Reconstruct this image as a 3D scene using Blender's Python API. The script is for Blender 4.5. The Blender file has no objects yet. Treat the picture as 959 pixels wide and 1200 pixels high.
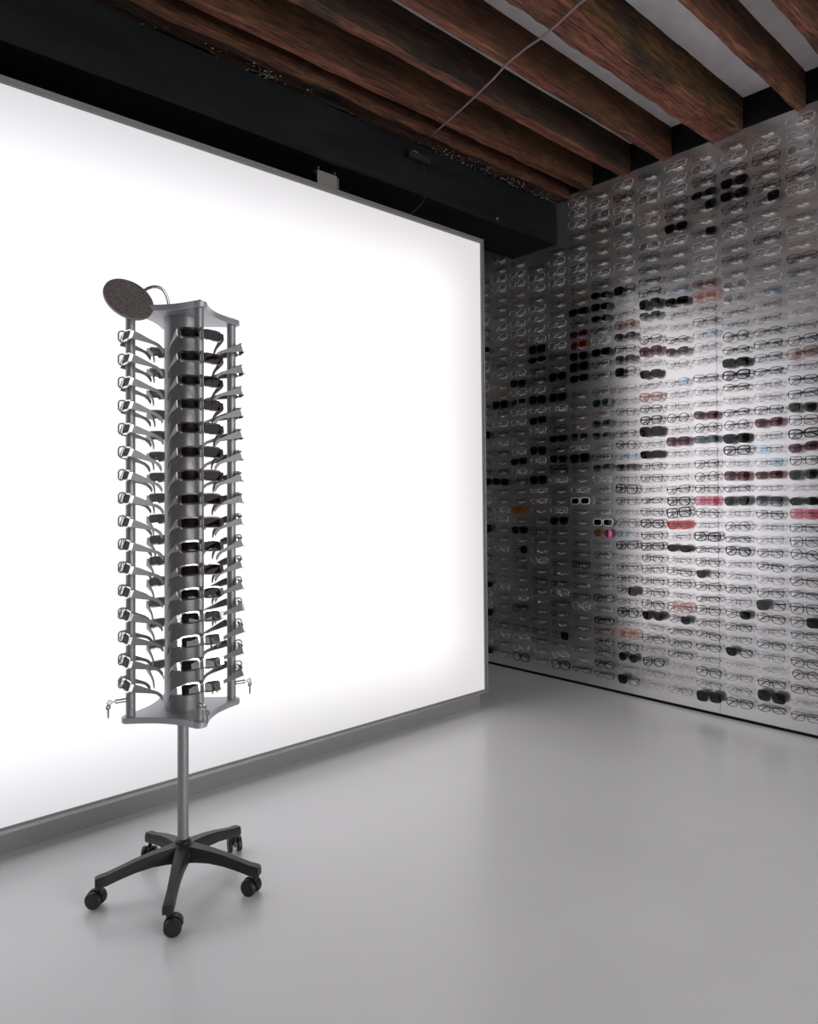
import bpy, bmesh, math, random
from mathutils import Vector, Matrix, noise

# ------------------------------------------------------------------ camera, world, exposure
scn = bpy.context.scene
COL = scn.collection
scn.view_settings.view_transform = 'Standard'
scn.view_settings.look = 'None'
scn.view_settings.gamma = 1.0
scn.view_settings.use_curve_mapping = False
scn.view_settings.exposure = 0.0

CAM_H = 1.2
FOCAL_PX = 832.0
TH = math.radians(48.02)
ROLL = math.radians(0.6)
FW = Vector((math.cos(TH), math.sin(TH), 0))
RT = Vector((math.sin(TH), -math.cos(TH), 0))
UP = Vector((0, 0, 1))
cam_data = bpy.data.cameras.new('camera')
cam = bpy.data.objects.new('camera', cam_data)
COL.objects.link(cam)
cam_data.sensor_fit = 'AUTO'
cam_data.sensor_width = 36.0
cam_data.lens = 36.0 * FOCAL_PX / 1200.0
cam_data.shift_y = -23.3 / 1200.0
cam_data.clip_start = 0.02
ax = RT * math.cos(ROLL) - UP * math.sin(ROLL)
ay = RT * math.sin(ROLL) + UP * math.cos(ROLL)
az = -FW
m3 = Matrix((ax, ay, az)).transposed()
cam.matrix_world = Matrix.Translation((0, 0, CAM_H)) @ m3.to_4x4()
scn.camera = cam

world = bpy.data.worlds.new('world')
scn.world = world
world.use_nodes = True
world.node_tree.nodes['Background'].inputs[0].default_value = (1.0, 0.985, 0.985, 1)
world.node_tree.nodes['Background'].inputs[1].default_value = 6.8

PANEL_STRENGTH = 1.2
# daylight enters through the shop window behind the viewer: portal for clean sampling
pl = bpy.data.lights.new('window_daylight', 'AREA')
pl.shape = 'RECTANGLE'
pl.size, pl.size_y = 3.5, 2.5
pl.cycles.is_portal = True
plo = bpy.data.objects.new('window_daylight', pl)
COL.objects.link(plo)
plo.location = (1.85, -3.06, 1.5)
plo.rotation_euler = (math.radians(90), 0, 0)

rnd = random.Random(7)
PI = math.pi

# ------------------------------------------------------------------ material helpers
def mat(name, color=(0.5, 0.5, 0.5), rough=0.5, metal=0.0, spec=0.5, alpha=1.0):
    m = bpy.data.materials.new(name)
    m.use_nodes = True
    b = m.node_tree.nodes['Principled BSDF']
    b.inputs['Base Color'].default_value = (*color, 1)
    b.inputs['Roughness'].default_value = rough
    b.inputs['Metallic'].default_value = metal
    b.inputs['Specular IOR Level'].default_value = spec
    b.inputs['Alpha'].default_value = alpha
    return m

def nodes_of(m):
    return m.node_tree.nodes, m.node_tree.links, m.node_tree.nodes['Principled BSDF']

def add_noise_color(m, c1, c2, scale=(4, 4, 4), nscale=5.0, detail=5.0, lo=0.35, hi=0.65, bump=0.0, bdist=0.01, c3=None):
    N, L, B = nodes_of(m)
    tc = N.new('ShaderNodeTexCoord')
    mp = N.new('ShaderNodeMapping')
    mp.inputs['Scale'].default_value = scale
    nz = N.new('ShaderNodeTexNoise')
    nz.inputs['Scale'].default_value = nscale
    nz.inputs['Detail'].default_value = detail
    cr = N.new('ShaderNodeValToRGB')
    cr.color_ramp.elements[0].position = lo
    cr.color_ramp.elements[0].color = (*c1, 1)
    cr.color_ramp.elements[1].position = hi
    cr.color_ramp.elements[1].color = (*c2, 1)
    if c3:
        e = cr.color_ramp.elements.new(min(0.98, hi + 0.12))
        e.color = (*c3, 1)
    L.new(tc.outputs['Object'], mp.inputs['Vector'])
    L.new(mp.outputs['Vector'], nz.inputs['Vector'])
    L.new(nz.outputs['Fac'], cr.inputs['Fac'])
    L.new(cr.outputs['Color'], B.inputs['Base Color'])
    if bump:
        bp = N.new('ShaderNodeBump')
        bp.inputs['Strength'].default_value = bump
        bp.inputs['Distance'].default_value = bdist
        L.new(nz.outputs['Fac'], bp.inputs['Height'])
        L.new(bp.outputs['Normal'], B.inputs['Normal'])
    return m

def lens_mat(name, tint, tint_low=None, gloss=0.08, rough=0.03, gcol=(1, 1, 1), body=0.0, bodycol=(1, 1, 1), fres=0.35):
    """thin tinted sheet: tinted see-through body + mirror gloss (+ some opaque body)"""
    m = bpy.data.materials.new(name)
    m.use_nodes = True
    N, L = m.node_tree.nodes, m.node_tree.links
    N.clear()
    out = N.new('ShaderNodeOutputMaterial')
    tr = N.new('ShaderNodeBsdfTransparent')
    tr.inputs['Color'].default_value = (*tint, 1)
    if tint_low:
        tc = N.new('ShaderNodeTexCoord')
        sp = N.new('ShaderNodeSeparateXYZ')
        mr = N.new('ShaderNodeMapRange')
        mr.inputs['From Min'].default_value = -0.016
        mr.inputs['From Max'].default_value = 0.012
        mx = N.new('ShaderNodeMix')
        mx.data_type = 'RGBA'
        mx.inputs[6].default_value = (*tint_low, 1)
        mx.inputs[7].default_value = (*tint, 1)
        L.new(tc.outputs['Object'], sp.inputs[0])
        L.new(sp.outputs['Z'], mr.inputs['Value'])
        L.new(mr.outputs['Result'], mx.inputs[0])
        L.new(mx.outputs[2], tr.inputs['Color'])
    base = tr.outputs[0]
    if body > 0:
        df = N.new('ShaderNodeBsdfDiffuse')
        df.inputs['Color'].default_value = (*bodycol, 1)
        m1 = N.new('ShaderNodeMixShader')
        m1.inputs[0].default_value = body
        L.new(base, m1.inputs[1])
        L.new(df.outputs[0], m1.inputs[2])
        base = m1.outputs[0]
    gl = N.new('ShaderNodeBsdfGlossy')
    gl.inputs['Color'].default_value = (*gcol, 1)
    gl.inputs['Roughness'].default_value = rough
    fr = N.new('ShaderNodeLayerWeight')
    fr.inputs['Blend'].default_value = 0.35
    ma = N.new('ShaderNodeMath')
    ma.operation = 'MULTIPLY_ADD'
    ma.inputs[1].default_value = fres
    ma.inputs[2].default_value = gloss
    ma.use_clamp = True
    L.new(fr.outputs['Fresnel'], ma.inputs[0])
    ms = N.new('ShaderNodeMixShader')
    L.new(ma.outputs[0], ms.inputs[0])
    L.new(base, ms.inputs[1])
    L.new(gl.outputs[0], ms.inputs[2])
    L.new(ms.outputs[0], out.inputs['Surface'])
    return m

# ------------------------------------------------------------------ mesh builder
class MB:
    def __init__(self):
        self.v, self.f, self.mi, self.cur = [], [], [], 0
    def add(self, vs, fs, M=None):
        b = len(self.v)
        if M is not None:
            vs = [tuple(M @ Vector(p)) for p in vs]
        self.v.extend([tuple(p) for p in vs])
        self.f.extend([tuple(i + b for i in f) for f in fs])
        self.mi.extend([self.cur] * len(fs))
        return self
    def box(self, x0, x1, y0, y1, z0, z1, M=None):
        vs = [(x0, y0, z0), (x1, y0, z0), (x1, y1, z0), (x0, y1, z0), (x0, y0, z1), (x1, y0, z1), (x1, y1, z1), (x0, y1, z1)]
        fs = [(0, 3, 2, 1), (4, 5, 6, 7), (0, 1, 5, 4), (1, 2, 6, 5), (2, 3, 7, 6), (3, 0, 4, 7)]
        return self.add(vs, fs, M)
    def bevbox(self, x0, x1, y0, y1, z0, z1, r=0.003, M=None):
        """box with chamfered edges (three nested rings)"""
        bm = bmesh.new()
        bmesh.ops.create_cube(bm, size=1.0)
        for v in bm.verts:
            v.co = Vector(((x0 + x1) / 2 + v.co.x * (x1 - x0), (y0 + y1) / 2 + v.co.y * (y1 - y0), (z0 + z1) / 2 + v.co.z * (z1 - z0)))
        bmesh.ops.bevel(bm, geom=list(bm.edges), offset=r, segments=2, affect='EDGES')
        bm.verts.index_update()
        vs = [tuple(v.co) for v in bm.verts]
        fs = [tuple(v.index for v in f.verts) for f in bm.faces]
        bm.free()
        return self.add(vs, fs, M)
    def tube(self, pts, r, n=8, closed=False, M=None, cap=True, flat=1.0):
        pts = [Vector(p) for p in pts]
        k = len(pts)
        rs = r if isinstance(r, (list, tuple)) else [r] * k
        vs, fs = [], []
        ref = None
        for i, p in enumerate(pts):
            if closed:
                t = pts[(i + 1) % k] - pts[i - 1]
            else:
                t = pts[min(i + 1, k - 1)] - pts[max(i - 1, 0)]
            t = t.normalized()
            if ref is None:
                ref = Vector((0, 0, 1)) if abs(t.z) < 0.9 else Vector((1, 0, 0))
            a = t.cross(ref)
            if a.length < 1e-6:
                a = t.cross(Vector((0, 1, 0)))
            a.normalize()
            b = a.cross(t).normalized()
            ref = b
            for j in range(n):
                q = 2 * PI * (j + 0.5) / n
                vs.append(p + a * (math.cos(q) * rs[i] * flat) + b * (math.sin(q) * rs[i]))
        for i in range(k if closed else k - 1):
            for j in range(n):
                i2 = (i + 1) % k
                fs.append((i * n + j, i * n + (j + 1) % n, i2 * n + (j + 1) % n, i2 * n + j))
        if cap and not closed:
            fs.append(tuple(range(n - 1, -1, -1)))
            fs.append(tuple((k - 1) * n + j for j in range(n)))
        return self.add(vs, fs, M)
    def lathe(self, prof, n=24, M=None):
        """prof: list of (radius, z); revolved about z"""
        vs, fs = [], []
        k = len(prof)
        for (r, z) in prof:
            for j in range(n):
                q = 2 * PI * j / n
                vs.append((r * math.cos(q), r * math.sin(q), z))
        for i in range(k - 1):
            for j in range(n):
                fs.append((i * n + j, i * n + (j + 1) % n, (i + 1) * n + (j + 1) % n, (i + 1) * n + j))
        if prof[0][0] > 1e-6:
            fs.append(tuple(range(n - 1, -1, -1)))
        if prof[-1][0] > 1e-6:
            fs.append(tuple((k - 1) * n + j for j in range(n)))
        return self.add(vs, fs, M)
    def prism(self, poly, z0, z1, M=None):
        n = len(poly)
        vs = [(x, y, z0) for x, y in poly] + [(x, y, z1) for x, y in poly]
        fs = [tuple(range(n - 1, -1, -1)), tuple(range(n, 2 * n))]
        for i in range(n):
            fs.append((i, (i + 1) % n, n + (i + 1) % n, n + i))
        return self.add(vs, fs, M)
    def join(self, other, M=None, mi=None):
        b = len(self.v)
        self.v.extend([tuple(M @ Vector(p)) if M is not None else p for p in other.v])
        self.f.extend([tuple(i + b for i in f) for f in other.f])
        self.mi.extend([mi] * len(other.f) if mi is not None else other.mi)
        return self
    def mesh(self, name, mats=(), smooth=False, angle=None):
        me = bpy.data.meshes.new(name)
        me.from_pydata(self.v, [], self.f)
        for m_ in mats:
            me.materials.append(m_)
        if any(self.mi):
            me.polygons.foreach_set('material_index', self.mi)
        bm = bmesh.new()
        bm.from_mesh(me)
        bmesh.ops.recalc_face_normals(bm, faces=bm.faces)
        if angle is not None:
            for e in bm.edges:
                if len(e.link_faces) == 2 and e.calc_face_angle(0) > angle:
                    e.smooth = False
            for f in bm.faces:
                f.smooth = True
        elif smooth:
            for f in bm.faces:
                f.smooth = True
        bm.to_mesh(me)
        bm.free()
        me.update()
        return me
    def build(self, name, m_, parent=None, smooth=False, angle=None):
        me = self.mesh(name, [m_] if m_ else [], smooth, angle)
        return put(name, me, parent)

def put(name, me, parent=None):
    o = bpy.data.objects.new(name, me)
    COL.objects.link(o)
    if parent is not None:
        o.parent = parent
    return o

def thing(name, label, cat, loc=(0, 0, 0), rotz=0.0, group=None):
    o = bpy.data.objects.new(name, None)
    COL.objects.link(o)
    o.empty_display_size = 0.05
    o.location = loc
    o.rotation_euler = (0, 0, rotz)
    tag(o, label, cat, group)
    return o

def tag(o, label, cat, group=None):
    o['label'] = label
    o['category'] = cat
    if group:
        o['group'] = group
    return o

def struct(o):
    o['kind'] = 'structure'
    return o

def rotz(a):
    return Matrix.Rotation(a, 4, 'Z')

# ------------------------------------------------------------------ room constants
XW = 3.718            # face of the wall of glasses
YB = 2.65             # front of the light panel frame
Z_BEAM = 3.03         # underside of the timber beams
Z_CEIL = 3.20
X0, Y0, Y1 = -3.0, -3.0, 3.62

# ------------------------------------------------------------------ materials
M = {}
M['floor'] = mat('floor_resin', (0.74, 0.74, 0.745), 0.33, 0, 0.45)
N, L, B = nodes_of(M['floor'])
tc = N.new('ShaderNodeTexCoord'); nz = N.new('ShaderNodeTexNoise'); nz.inputs['Scale'].default_value = 1.3; nz.inputs['Detail'].default_value = 6
cr = N.new('ShaderNodeValToRGB'); cr.color_ramp.elements[0].position = 0.3; cr.color_ramp.elements[1].position = 0.7
cr.color_ramp.elements[0].color = (0.75, 0.75, 0.755, 1); cr.color_ramp.elements[1].color = (0.80, 0.80, 0.81, 1)
mr = N.new('ShaderNodeMapRange'); mr.inputs['To Min'].default_value = 0.20; mr.inputs['To Max'].default_value = 0.29
L.new(tc.outputs['Object'], nz.inputs['Vector']); L.new(nz.outputs['Fac'], cr.inputs['Fac']); L.new(cr.outputs['Color'], B.inputs['Base Color'])
L.new(nz.outputs['Fac'], mr.inputs['Value']); L.new(mr.outputs['Result'], B.inputs['Roughness'])

M['wall'] = mat('brushed_wall_panel', (0.85, 0.835, 0.85), 0.29, 0.90, 0.5)
M['seam'] = mat('panel_joint', (0.12, 0.12, 0.12), 0.7)
M['dark_wall'] = mat('grey_back_wall', (0.09, 0.088, 0.084), 0.7)
M['plaster'] = mat('plaster', (0.52, 0.50, 0.49), 0.8)
M['ceil'] = mat('ceiling_plaster', (0.62, 0.60, 0.60), 0.85)
add_noise_color(M['ceil'], (0.74, 0.71, 0.72), (0.84, 0.81, 0.82), nscale=2.5)
M['black_beam'] = mat('black_painted_girder', (0.012, 0.014, 0.015), 0.6, 0, 0.2)
add_noise_color(M['black_beam'], (0.0035, 0.004, 0.0045), (0.0085, 0.0095, 0.0105), scale=(0.6, 3, 3), nscale=4, bump=0.25, bdist=0.01)
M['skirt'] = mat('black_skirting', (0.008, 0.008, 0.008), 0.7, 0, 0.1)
M['alu'] = mat('anodised_aluminium', (0.34, 0.34, 0.335), 0.42, 0.7)
M['alu_dark'] = mat('dark_gasket', (0.10, 0.10, 0.10), 0.6)
M['plinth'] = mat('plinth_grey', (0.23, 0.225, 0.22), 0.6)

def wood(name, lo, hi, accent, rough=0.75, patches=True):
    m = mat(name, lo, rough, 0, 0.3)
    N, L, B = nodes_of(m)
    tc = N.new('ShaderNodeTexCoord')
    mp = N.new('ShaderNodeMapping'); mp.inputs['Scale'].default_value = (0.55, 9, 9)
    n1 = N.new('ShaderNodeTexNoise'); n1.inputs['Scale'].default_value = 5; n1.inputs['Detail'].default_value = 8; n1.inputs['Roughness'].default_value = 0.65
    c1 = N.new('ShaderNodeValToRGB')
    c1.color_ramp.elements[0].position = 0.32; c1.color_ramp.elements[0].color = (*lo, 1)
    c1.color_ramp.elements[1].position = 0.68; c1.color_ramp.elements[1].color = (*hi, 1)
    n2 = N.new('ShaderNodeTexNoise'); n2.inputs['Scale'].default_value = 3.2; n2.inputs['Detail'].default_value = 6
    mp2 = N.new('ShaderNodeMapping'); mp2.inputs['Scale'].default_value = (0.9, 2.5, 2.5)
    c2 = N.new('ShaderNodeValToRGB')
    c2.color_ramp.elements[0].position = 0.50; c2.color_ramp.elements[0].color = (0, 0, 0, 1)
    c2.color_ramp.elements[1].position = 0.66; c2.color_ramp.elements[1].color = (1, 1, 1, 1)
    mx = N.new('ShaderNodeMix'); mx.data_type = 'RGBA'
    mp3 = N.new('ShaderNodeMapping'); mp3.inputs['Scale'].default_value = (2.2, 24, 24)
    n3 = N.new('ShaderNodeTexNoise'); n3.inputs['Scale'].default_value = 5; n3.inputs['Detail'].default_value = 6
    c3 = N.new('ShaderNodeValToRGB')
    c3.color_ramp.elements[0].position = 0.33; c3.color_ramp.elements[0].color = (0.35, 0.33, 0.32, 1)
    c3.color_ramp.elements[1].position = 0.60; c3.color_ramp.elements[1].color = (1.15, 1.12, 1.1, 1)
    m2 = N.new('ShaderNodeMix'); m2.data_type = 'RGBA'; m2.blend_type = 'MULTIPLY'; m2.inputs[0].default_value = 1.0
    L.new(tc.outputs['Object'], mp3.inputs['Vector']); L.new(mp3.outputs['Vector'], n3.inputs['Vector']); L.new(n3.outputs['Fac'], c3.inputs['Fac'])
    L.new(tc.outputs['Object'], mp.inputs['Vector']); L.new(mp.outputs['Vector'], n1.inputs['Vector']); L.new(n1.outputs['Fac'], c1.inputs['Fac'])
    L.new(tc.outputs['Object'], mp2.inputs['Vector']); L.new(mp2.outputs['Vector'], n2.inputs['Vector']); L.new(n2.outputs['Fac'], c2.inputs['Fac'])
    L.new(c2.outputs['Color'], mx.inputs[0]); L.new(c1.outputs['Color'], mx.inputs[6]); mx.inputs[7].default_value = (*accent, 1)
    L.new(mx.outputs[2], m2.inputs[6]); L.new(c3.outputs['Color'], m2.inputs[7]); L.new(m2.outputs[2], B.inputs['Base Color'])
    bp = N.new('ShaderNodeBump'); bp.inputs['Strength'].default_value = 0.5; bp.inputs['Distance'].default_value = 0.012
    L.new(n3.outputs['Fac'], bp.inputs['Height']); L.new(bp.outputs['Normal'], B.inputs['Normal'])
    return m
M['wood_under'] = wood('timber_red_stain', (0.090, 0.030, 0.018), (0.25, 0.098, 0.064), (0.055, 0.030, 0.020))
M['wood_side'] = wood('timber_hewn_side', (0.026, 0.010, 0.005), (0.105, 0.036, 0.016), (0.095, 0.042, 0.014))
M['wood_dark'] = wood('timber_black_stain', (0.010, 0.006, 0.004), (0.060, 0.026, 0.015), (0.010, 0.008, 0.006))
M['wood_rough'] = wood('timber_bark_side', (0.014, 0.008, 0.004), (0.13, 0.058, 0.016), (0.020, 0.013, 0.007), 0.9)
M['flake'] = mat('flaking_paint', (0.22, 0.19, 0.15), 0.8)

# plastics and metals of the stand
M['silver'] = mat('silver_powder_coat', (0.28, 0.28, 0.287), 0.42, 0.55)
M['plate'] = mat('silver_plate', (0.42, 0.42, 0.45), 0.38, 0.5)
M['base_black'] = mat('black_nylon', (0.014, 0.014, 0.015), 0.42)
M['wheel_black'] = mat('black_caster_wheel', (0.014, 0.014, 0.014), 0.5)
M['chrome'] = mat('chrome', (0.80, 0.80, 0.79), 0.12, 1.0)
M['temple'] = mat('satin_grey_temple', (0.11, 0.11, 0.107), 0.35, 0.4, 0.5)
M['chrome_dull'] = mat('satin_chrome', (0.50, 0.49, 0.47), 0.28, 1.0)
M['mirror'] = mat('mirror_painted_reflection', (0.62, 0.60, 0.58), 0.28, 0.65)
add_noise_color(M['mirror'], (0.16, 0.145, 0.13), (0.34, 0.32, 0.30), nscale=55, detail=3)  # mottled grey-brown painted in for the timber ceiling it reflects
M['key'] = mat('nickel_key', (0.45, 0.43, 0.40), 0.3, 0.9)
M['cable'] = mat('mauve_cable', (0.22, 0.15, 0.17), 0.6)
M['black_plastic'] = mat('black_plastic', (0.008, 0.008, 0.009), 0.6)
M['bracket'] = mat('galvanised_bracket', (0.24, 0.23, 0.22), 0.5, 0.4)

# frames
FR = {
    'clear': mat('frame_clear_acetate', (0.62, 0.60, 0.58), 0.15, 0, 0.6, 0.35),
    'gold': mat('frame_gold_wire', (0.55, 0.42, 0.30), 0.25, 0.9),
    'grey': mat('frame_grey_metal', (0.10, 0.10, 0.105), 0.35, 0.6),
    'black': mat('frame_black_acetate', (0.010, 0.010, 0.011), 0.25),
    'tort': mat('frame_tortoiseshell', (0.09, 0.045, 0.025), 0.25),
    'coral': mat('frame_coral', (0.75, 0.32, 0.24), 0.25, 0, 0.5, 0.8),
    'pink': mat('frame_pink', (0.62, 0.12, 0.19), 0.25, 0, 0.5, 0.8),
    'white': mat('frame_white', (0.75, 0.74, 0.73), 0.3),
    'greyac': mat('frame_smoke_acetate', (0.16, 0.15, 0.15), 0.25, 0, 0.5, 0.75),
    'burg': mat('frame_burgundy', (0.10, 0.035, 0.045), 0.25),
    'red': mat('frame_red', (0.30, 0.06, 0.05), 0.25),
}
add_noise_color(FR['tort'], (0.020, 0.012, 0.009), (0.13, 0.062, 0.030), nscale=60)
LN = {
    'clear': lens_mat('lens_clear', (0.95, 0.95, 0.95), gloss=0.05),
    'black': lens_mat('lens_black', (0.035, 0.035, 0.04), gloss=0.02, fres=0.18),
    'smoke': lens_mat('lens_smoke_gradient', (0.06, 0.06, 0.075), (0.55, 0.55, 0.56), gloss=0.02, fres=0.18),
    'grey': lens_mat('lens_grey', (0.30, 0.31, 0.33), gloss=0.06),
    'brown': lens_mat('lens_brown', (0.17, 0.075, 0.09), (0.38, 0.24, 0.25), gloss=0.02, fres=0.18),
    'green': lens_mat('lens_green', (0.055, 0.075, 0.06), gloss=0.02, fres=0.18),
    'teal': lens_mat('lens_teal', (0.11, 0.19, 0.22), gloss=0.06),
    'red': lens_mat('lens_red', (0.55, 0.06, 0.06), gloss=0.06),
    'coral': lens_mat('lens_coral', (0.75, 0.25, 0.2), gloss=0.06),
    'orange': lens_mat('lens_orange_mirror', (0.35, 0.10, 0.02), gloss=0.35, gcol=(1.0, 0.42, 0.12), body=0.5, bodycol=(0.75, 0.20, 0.03)),
    'magenta': lens_mat('lens_magenta_mirror', (0.30, 0.02, 0.10), gloss=0.3, gcol=(1.0, 0.25, 0.5), body=0.35, bodycol=(0.6, 0.05, 0.2)),
    'amber': lens_mat('lens_amber_mirror', (0.30, 0.12, 0.03), gloss=0.25, gcol=(1.0, 0.65, 0.25), body=0.3, bodycol=(0.45, 0.2, 0.04)),
    'pink': lens_mat('lens_pink', (0.80, 0.33, 0.42), gloss=0.06),
    'blue': lens_mat('lens_added_blue_glint', (0.80, 0.90, 0.96), gloss=0.16, gcol=(0.55, 0.8, 1.0)),  # blue reflection on a clear lens, put into tint and gloss colour
    'beige': lens_mat('lens_beige', (0.72, 0.56, 0.50), gloss=0.06),
    'white': lens_mat('lens_added_glare', (0.85, 0.86, 0.9), gloss=0.35),  # light panel's reflection on clear lenses, put in as extra gloss
}
M['peg'] = mat('clear_acrylic_peg', (0.90, 0.90, 0.90), 0.12, 0, 1.0, 0.72)

# ================================================================== LARGE STRUCTURE
# floor
fl = MB().box(X0 - 0.1, XW + 0.10, Y0 - 0.1, Y1 + 0.1, -0.08, 0.0).build('floor', M['floor'])
struct(fl)

# wall of glasses: backing plus separate panels with a joint between them
wall_right = MB().box(XW + 0.012, XW + 0.12, Y0, Y1, 0, Z_CEIL).build('wall_right', M['seam'])
struct(wall_right)
SEAM = 1.694
edges = [Y0, SEAM - 2.4, SEAM, Y1]
for a, b in zip(edges[:-1], edges[1:]):
    MB().bevbox(XW, XW + 0.0125, a + 0.0006, b - 0.0006, 0.014, Z_BEAM + 0.012, 0.0008).build('wall_panel', M['wall'], wall_right)
struct(MB().box(XW - 0.004, XW + 0.012, Y0, Y1, 0.0005, 0.0135).build('baseboard_right', M['skirt']))
struct(MB().box(XW - 0.003, XW + 0.0118, Y0, Y1, Z_BEAM + 0.0125, Z_CEIL - 0.0005).build('recess_shade_1', M['skirt']))  # black band added as the shade in the recess between beam ends
struct(MB().box(X0, XW + 0.12, Y1, Y1 + 0.1, 0, Z_CEIL).build('wall_left', M['dark_wall']))
struct(MB().box(X0 - 0.1, X0, Y0, Y1, 0, Z_CEIL).build('wall_back', M['plaster']))
WX0, WX1, WZ0, WZ1 = 0.1, 3.6, 0.25, 2.75
wf = MB()
wf.box(X0 - 0.1, WX0, Y0 - 0.12, Y0, 0, Z_CEIL)
wf.box(WX1, XW + 0.12, Y0 - 0.12, Y0, 0, Z_CEIL)
wf.box(WX0, WX1, Y0 - 0.12, Y0, 0, WZ0)
wf.box(WX0, WX1, Y0 - 0.12, Y0, WZ1, Z_CEIL)
struct(wf.build('wall_front', M['plaster']))
win = MB()
for (a, b, c, d) in ((WX0, WX1, WZ0, WZ0 + .06), (WX0, WX1, WZ1 - .06, WZ1), (WX0, WX0 + .06, WZ0 + .06, WZ1 - .06), (WX1 - .06, WX1, WZ0 + .06, WZ1 - .06)):
    win.box(a + .0005, b - .0005, Y0 - .09, Y0 - .03, c + .0005, d - .0005)
win_o = struct(win.build('window_1', M['skirt']))
pane_w = (WX1 - WX0 - .12) / 3
pane_glass = lens_mat('window_glass', (0.97, 0.98, 0.98), gloss=0.04)
for i in range(3):
    a = WX0 + .06 + i * pane_w
    MB().box(a + .016, a + pane_w - .016, Y0 - .064, Y0 - .058, WZ0 + .062, WZ1 - .062).build('pane', pane_glass, win_o)
    if i:
        MB().box(a - .015, a + .015, Y0 - .085, Y0 - .035, WZ0 + .0605, WZ1 - .0605).build('mullion', M['skirt'], win_o)

# ceiling, timber beams and painted girder
ceiling = struct(MB().box(X0 - 0.1, XW + 0.12, Y0 - 0.1, Y1 + 0.1, Z_CEIL, Z_CEIL + 0.1).build('ceiling', M['ceil']))

def fbm(x, y, z, s):
    return noise.fractal(Vector((x * s, y * s, z * s)), 1.0, 2.0, 4)

def beam(name, y_far, y_near, seed, z0=Z_BEAM, z1=Z_CEIL + 0.02, under='wood_under', side='wood_side', rough=0.006, crack=False, chamfer=0.012, x_start=X0, nx=150, flakes=False, bow=0.0):
    """hewn timber: profile swept along x; far side is y_far, the visible side faces -y"""
    xs = [x_start + (XW - 0.004 - x_start) * i / nx for i in range(nx + 1)]
    # profile points (t across from near (0) to far (1), h from bottom 0 to top 1)
    prof = [(0, 1), (0, .75), (0, .5), (0, .28), (0, .1), (.10, 0)]
    if crack:
        prof += [(.22, 0), ('c', -1), ('c', 0), ('c', 1), (.80, 0), (.92, 0)]
    else:
        prof += [(.3, 0), (.5, 0), (.7, 0), (.90, 0)]
    prof += [(1, .1), (1, .5), (1, 1)]
    k = len(prof)
    vs, fs, mi = [], [], []
    w = y_far - y_near
    for i, x in enumerate(xs):
        ct = 0.52 + 0.10 * math.sin(x * 1.6 + 0.6) + 0.05 * fbm(x, 3.1, seed, 2.0)
        b_ = bow * math.sin((x - 1.0) * 1.1)
        for (t, h) in prof:
            dz = 0.0
            if t == 'c':
                t_ = ct + h * 0.014
                dz = 0.03 if h == 0 else 0.0
                h = 0
            else:
                t_ = t
            y = y_near + w * t_ + b_
            z = z0 + (z1 - z0) * h + dz
            if 0 < h < 1 or h == 0:
                d = rough * fbm(x * 1.5, t_ * 2 + seed * 5.7, h * 2 + seed, 3.2)
                d2 = rough * fbm(x * 1.2 + 9, t_ * 2 + seed * 3.3, h * 2 - seed, 3.2)
                y += d
                z += d2
            vs.append((x, y, z))
    for i in range(nx):
        for j in range(k - 1):
            a = i * k + j
            fs.append((a, a + 1, a + k + 1, a + k))
            mi.append(1 if j < 5 or j >= k - 3 else 0)
    fs.append(tuple(range(k)))
    mi.append(1)
    fs.append(tuple(nx * k + j for j in range(k - 1, -1, -1)))
    mi.append(1)
    mb = MB()
    mb.v, mb.f, mb.mi = vs, fs, mi
    me = mb.mesh(name, [M[under], M[side]], angle=math.radians(38))
    return put(name, me, ceiling)

beam('beam', 2.715, 2.600, 1, z0=3.012, under='wood_dark', side='wood_side', rough=0.012)
beam('beam', 2.515, 2.435, 2, under='wood_under', side='wood_side')
beam('beam', 2.250, 2.180, 3, under='wood_under', side='wood_dark', rough=0.008)
beam('beam', 1.990, 1.932, 4, under='wood_under', side='wood_side', rough=0.004)
beam('beam', 1.715, 1.540, 5, under='wood_under', side='wood_rough', rough=0.011, crack=True, bow=0.012)
beam('beam', 1.295, 1.245, 6, under='wood_under', side='wood_side')
beam('beam', 1.065, 1.000, 7, under='wood_under', side='wood_side')
yy = 0.78
s = 8
while yy > Y0 + 0.2:
    beam('beam', yy, yy - rnd.choice([0.06, 0.07, 0.10, 0.15]), s, under=rnd.choice(['wood_under', 'wood_under', 'wood_dark']), side='wood_side', nx=60)
    yy -= 0.30
    s += 1
# painted girder above the light panel
def girder():
    nx = 90
    xs = [X0 + (XW - 0.004 - X0) * i / nx for i in range(nx + 1)]
    pr = [(2.705, 3.010), (2.702, 2.93), (2.702, 2.85), (2.705, 2.765), (2.715, 2.755), (2.88, 2.755), (3.06, 2.755), (3.07, 2.765), (3.07, 3.0), (3.07, Z_CEIL + .02), (2.74, Z_CEIL + .02), (2.74, 3.010)]
    vs, fs = [], []
    k = len(pr)
    for x in xs:
        for (y, z) in pr:
            d = 0.006 * fbm(x * 0.8, y * 2, z * 2, 2.5)
            vs.append((x, y + d, z + (0.004 * fbm(x, y + 4, z, 2.5) if z < 3.1 else 0)))
    for i in range(nx):
        for j in range(k):
            fs.append((i * k + j, i * k + (j + 1) % k, (i + 1) * k + (j + 1) % k, (i + 1) * k + j))
    fs.append(tuple(range(k)))
    fs.append(tuple(nx * k + j for j in range(k - 1, -1, -1)))
    mb = MB()
    mb.add(vs, fs)
    return mb.build('girder', M['black_beam'], ceiling, angle=math.radians(35))
girder()
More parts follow.
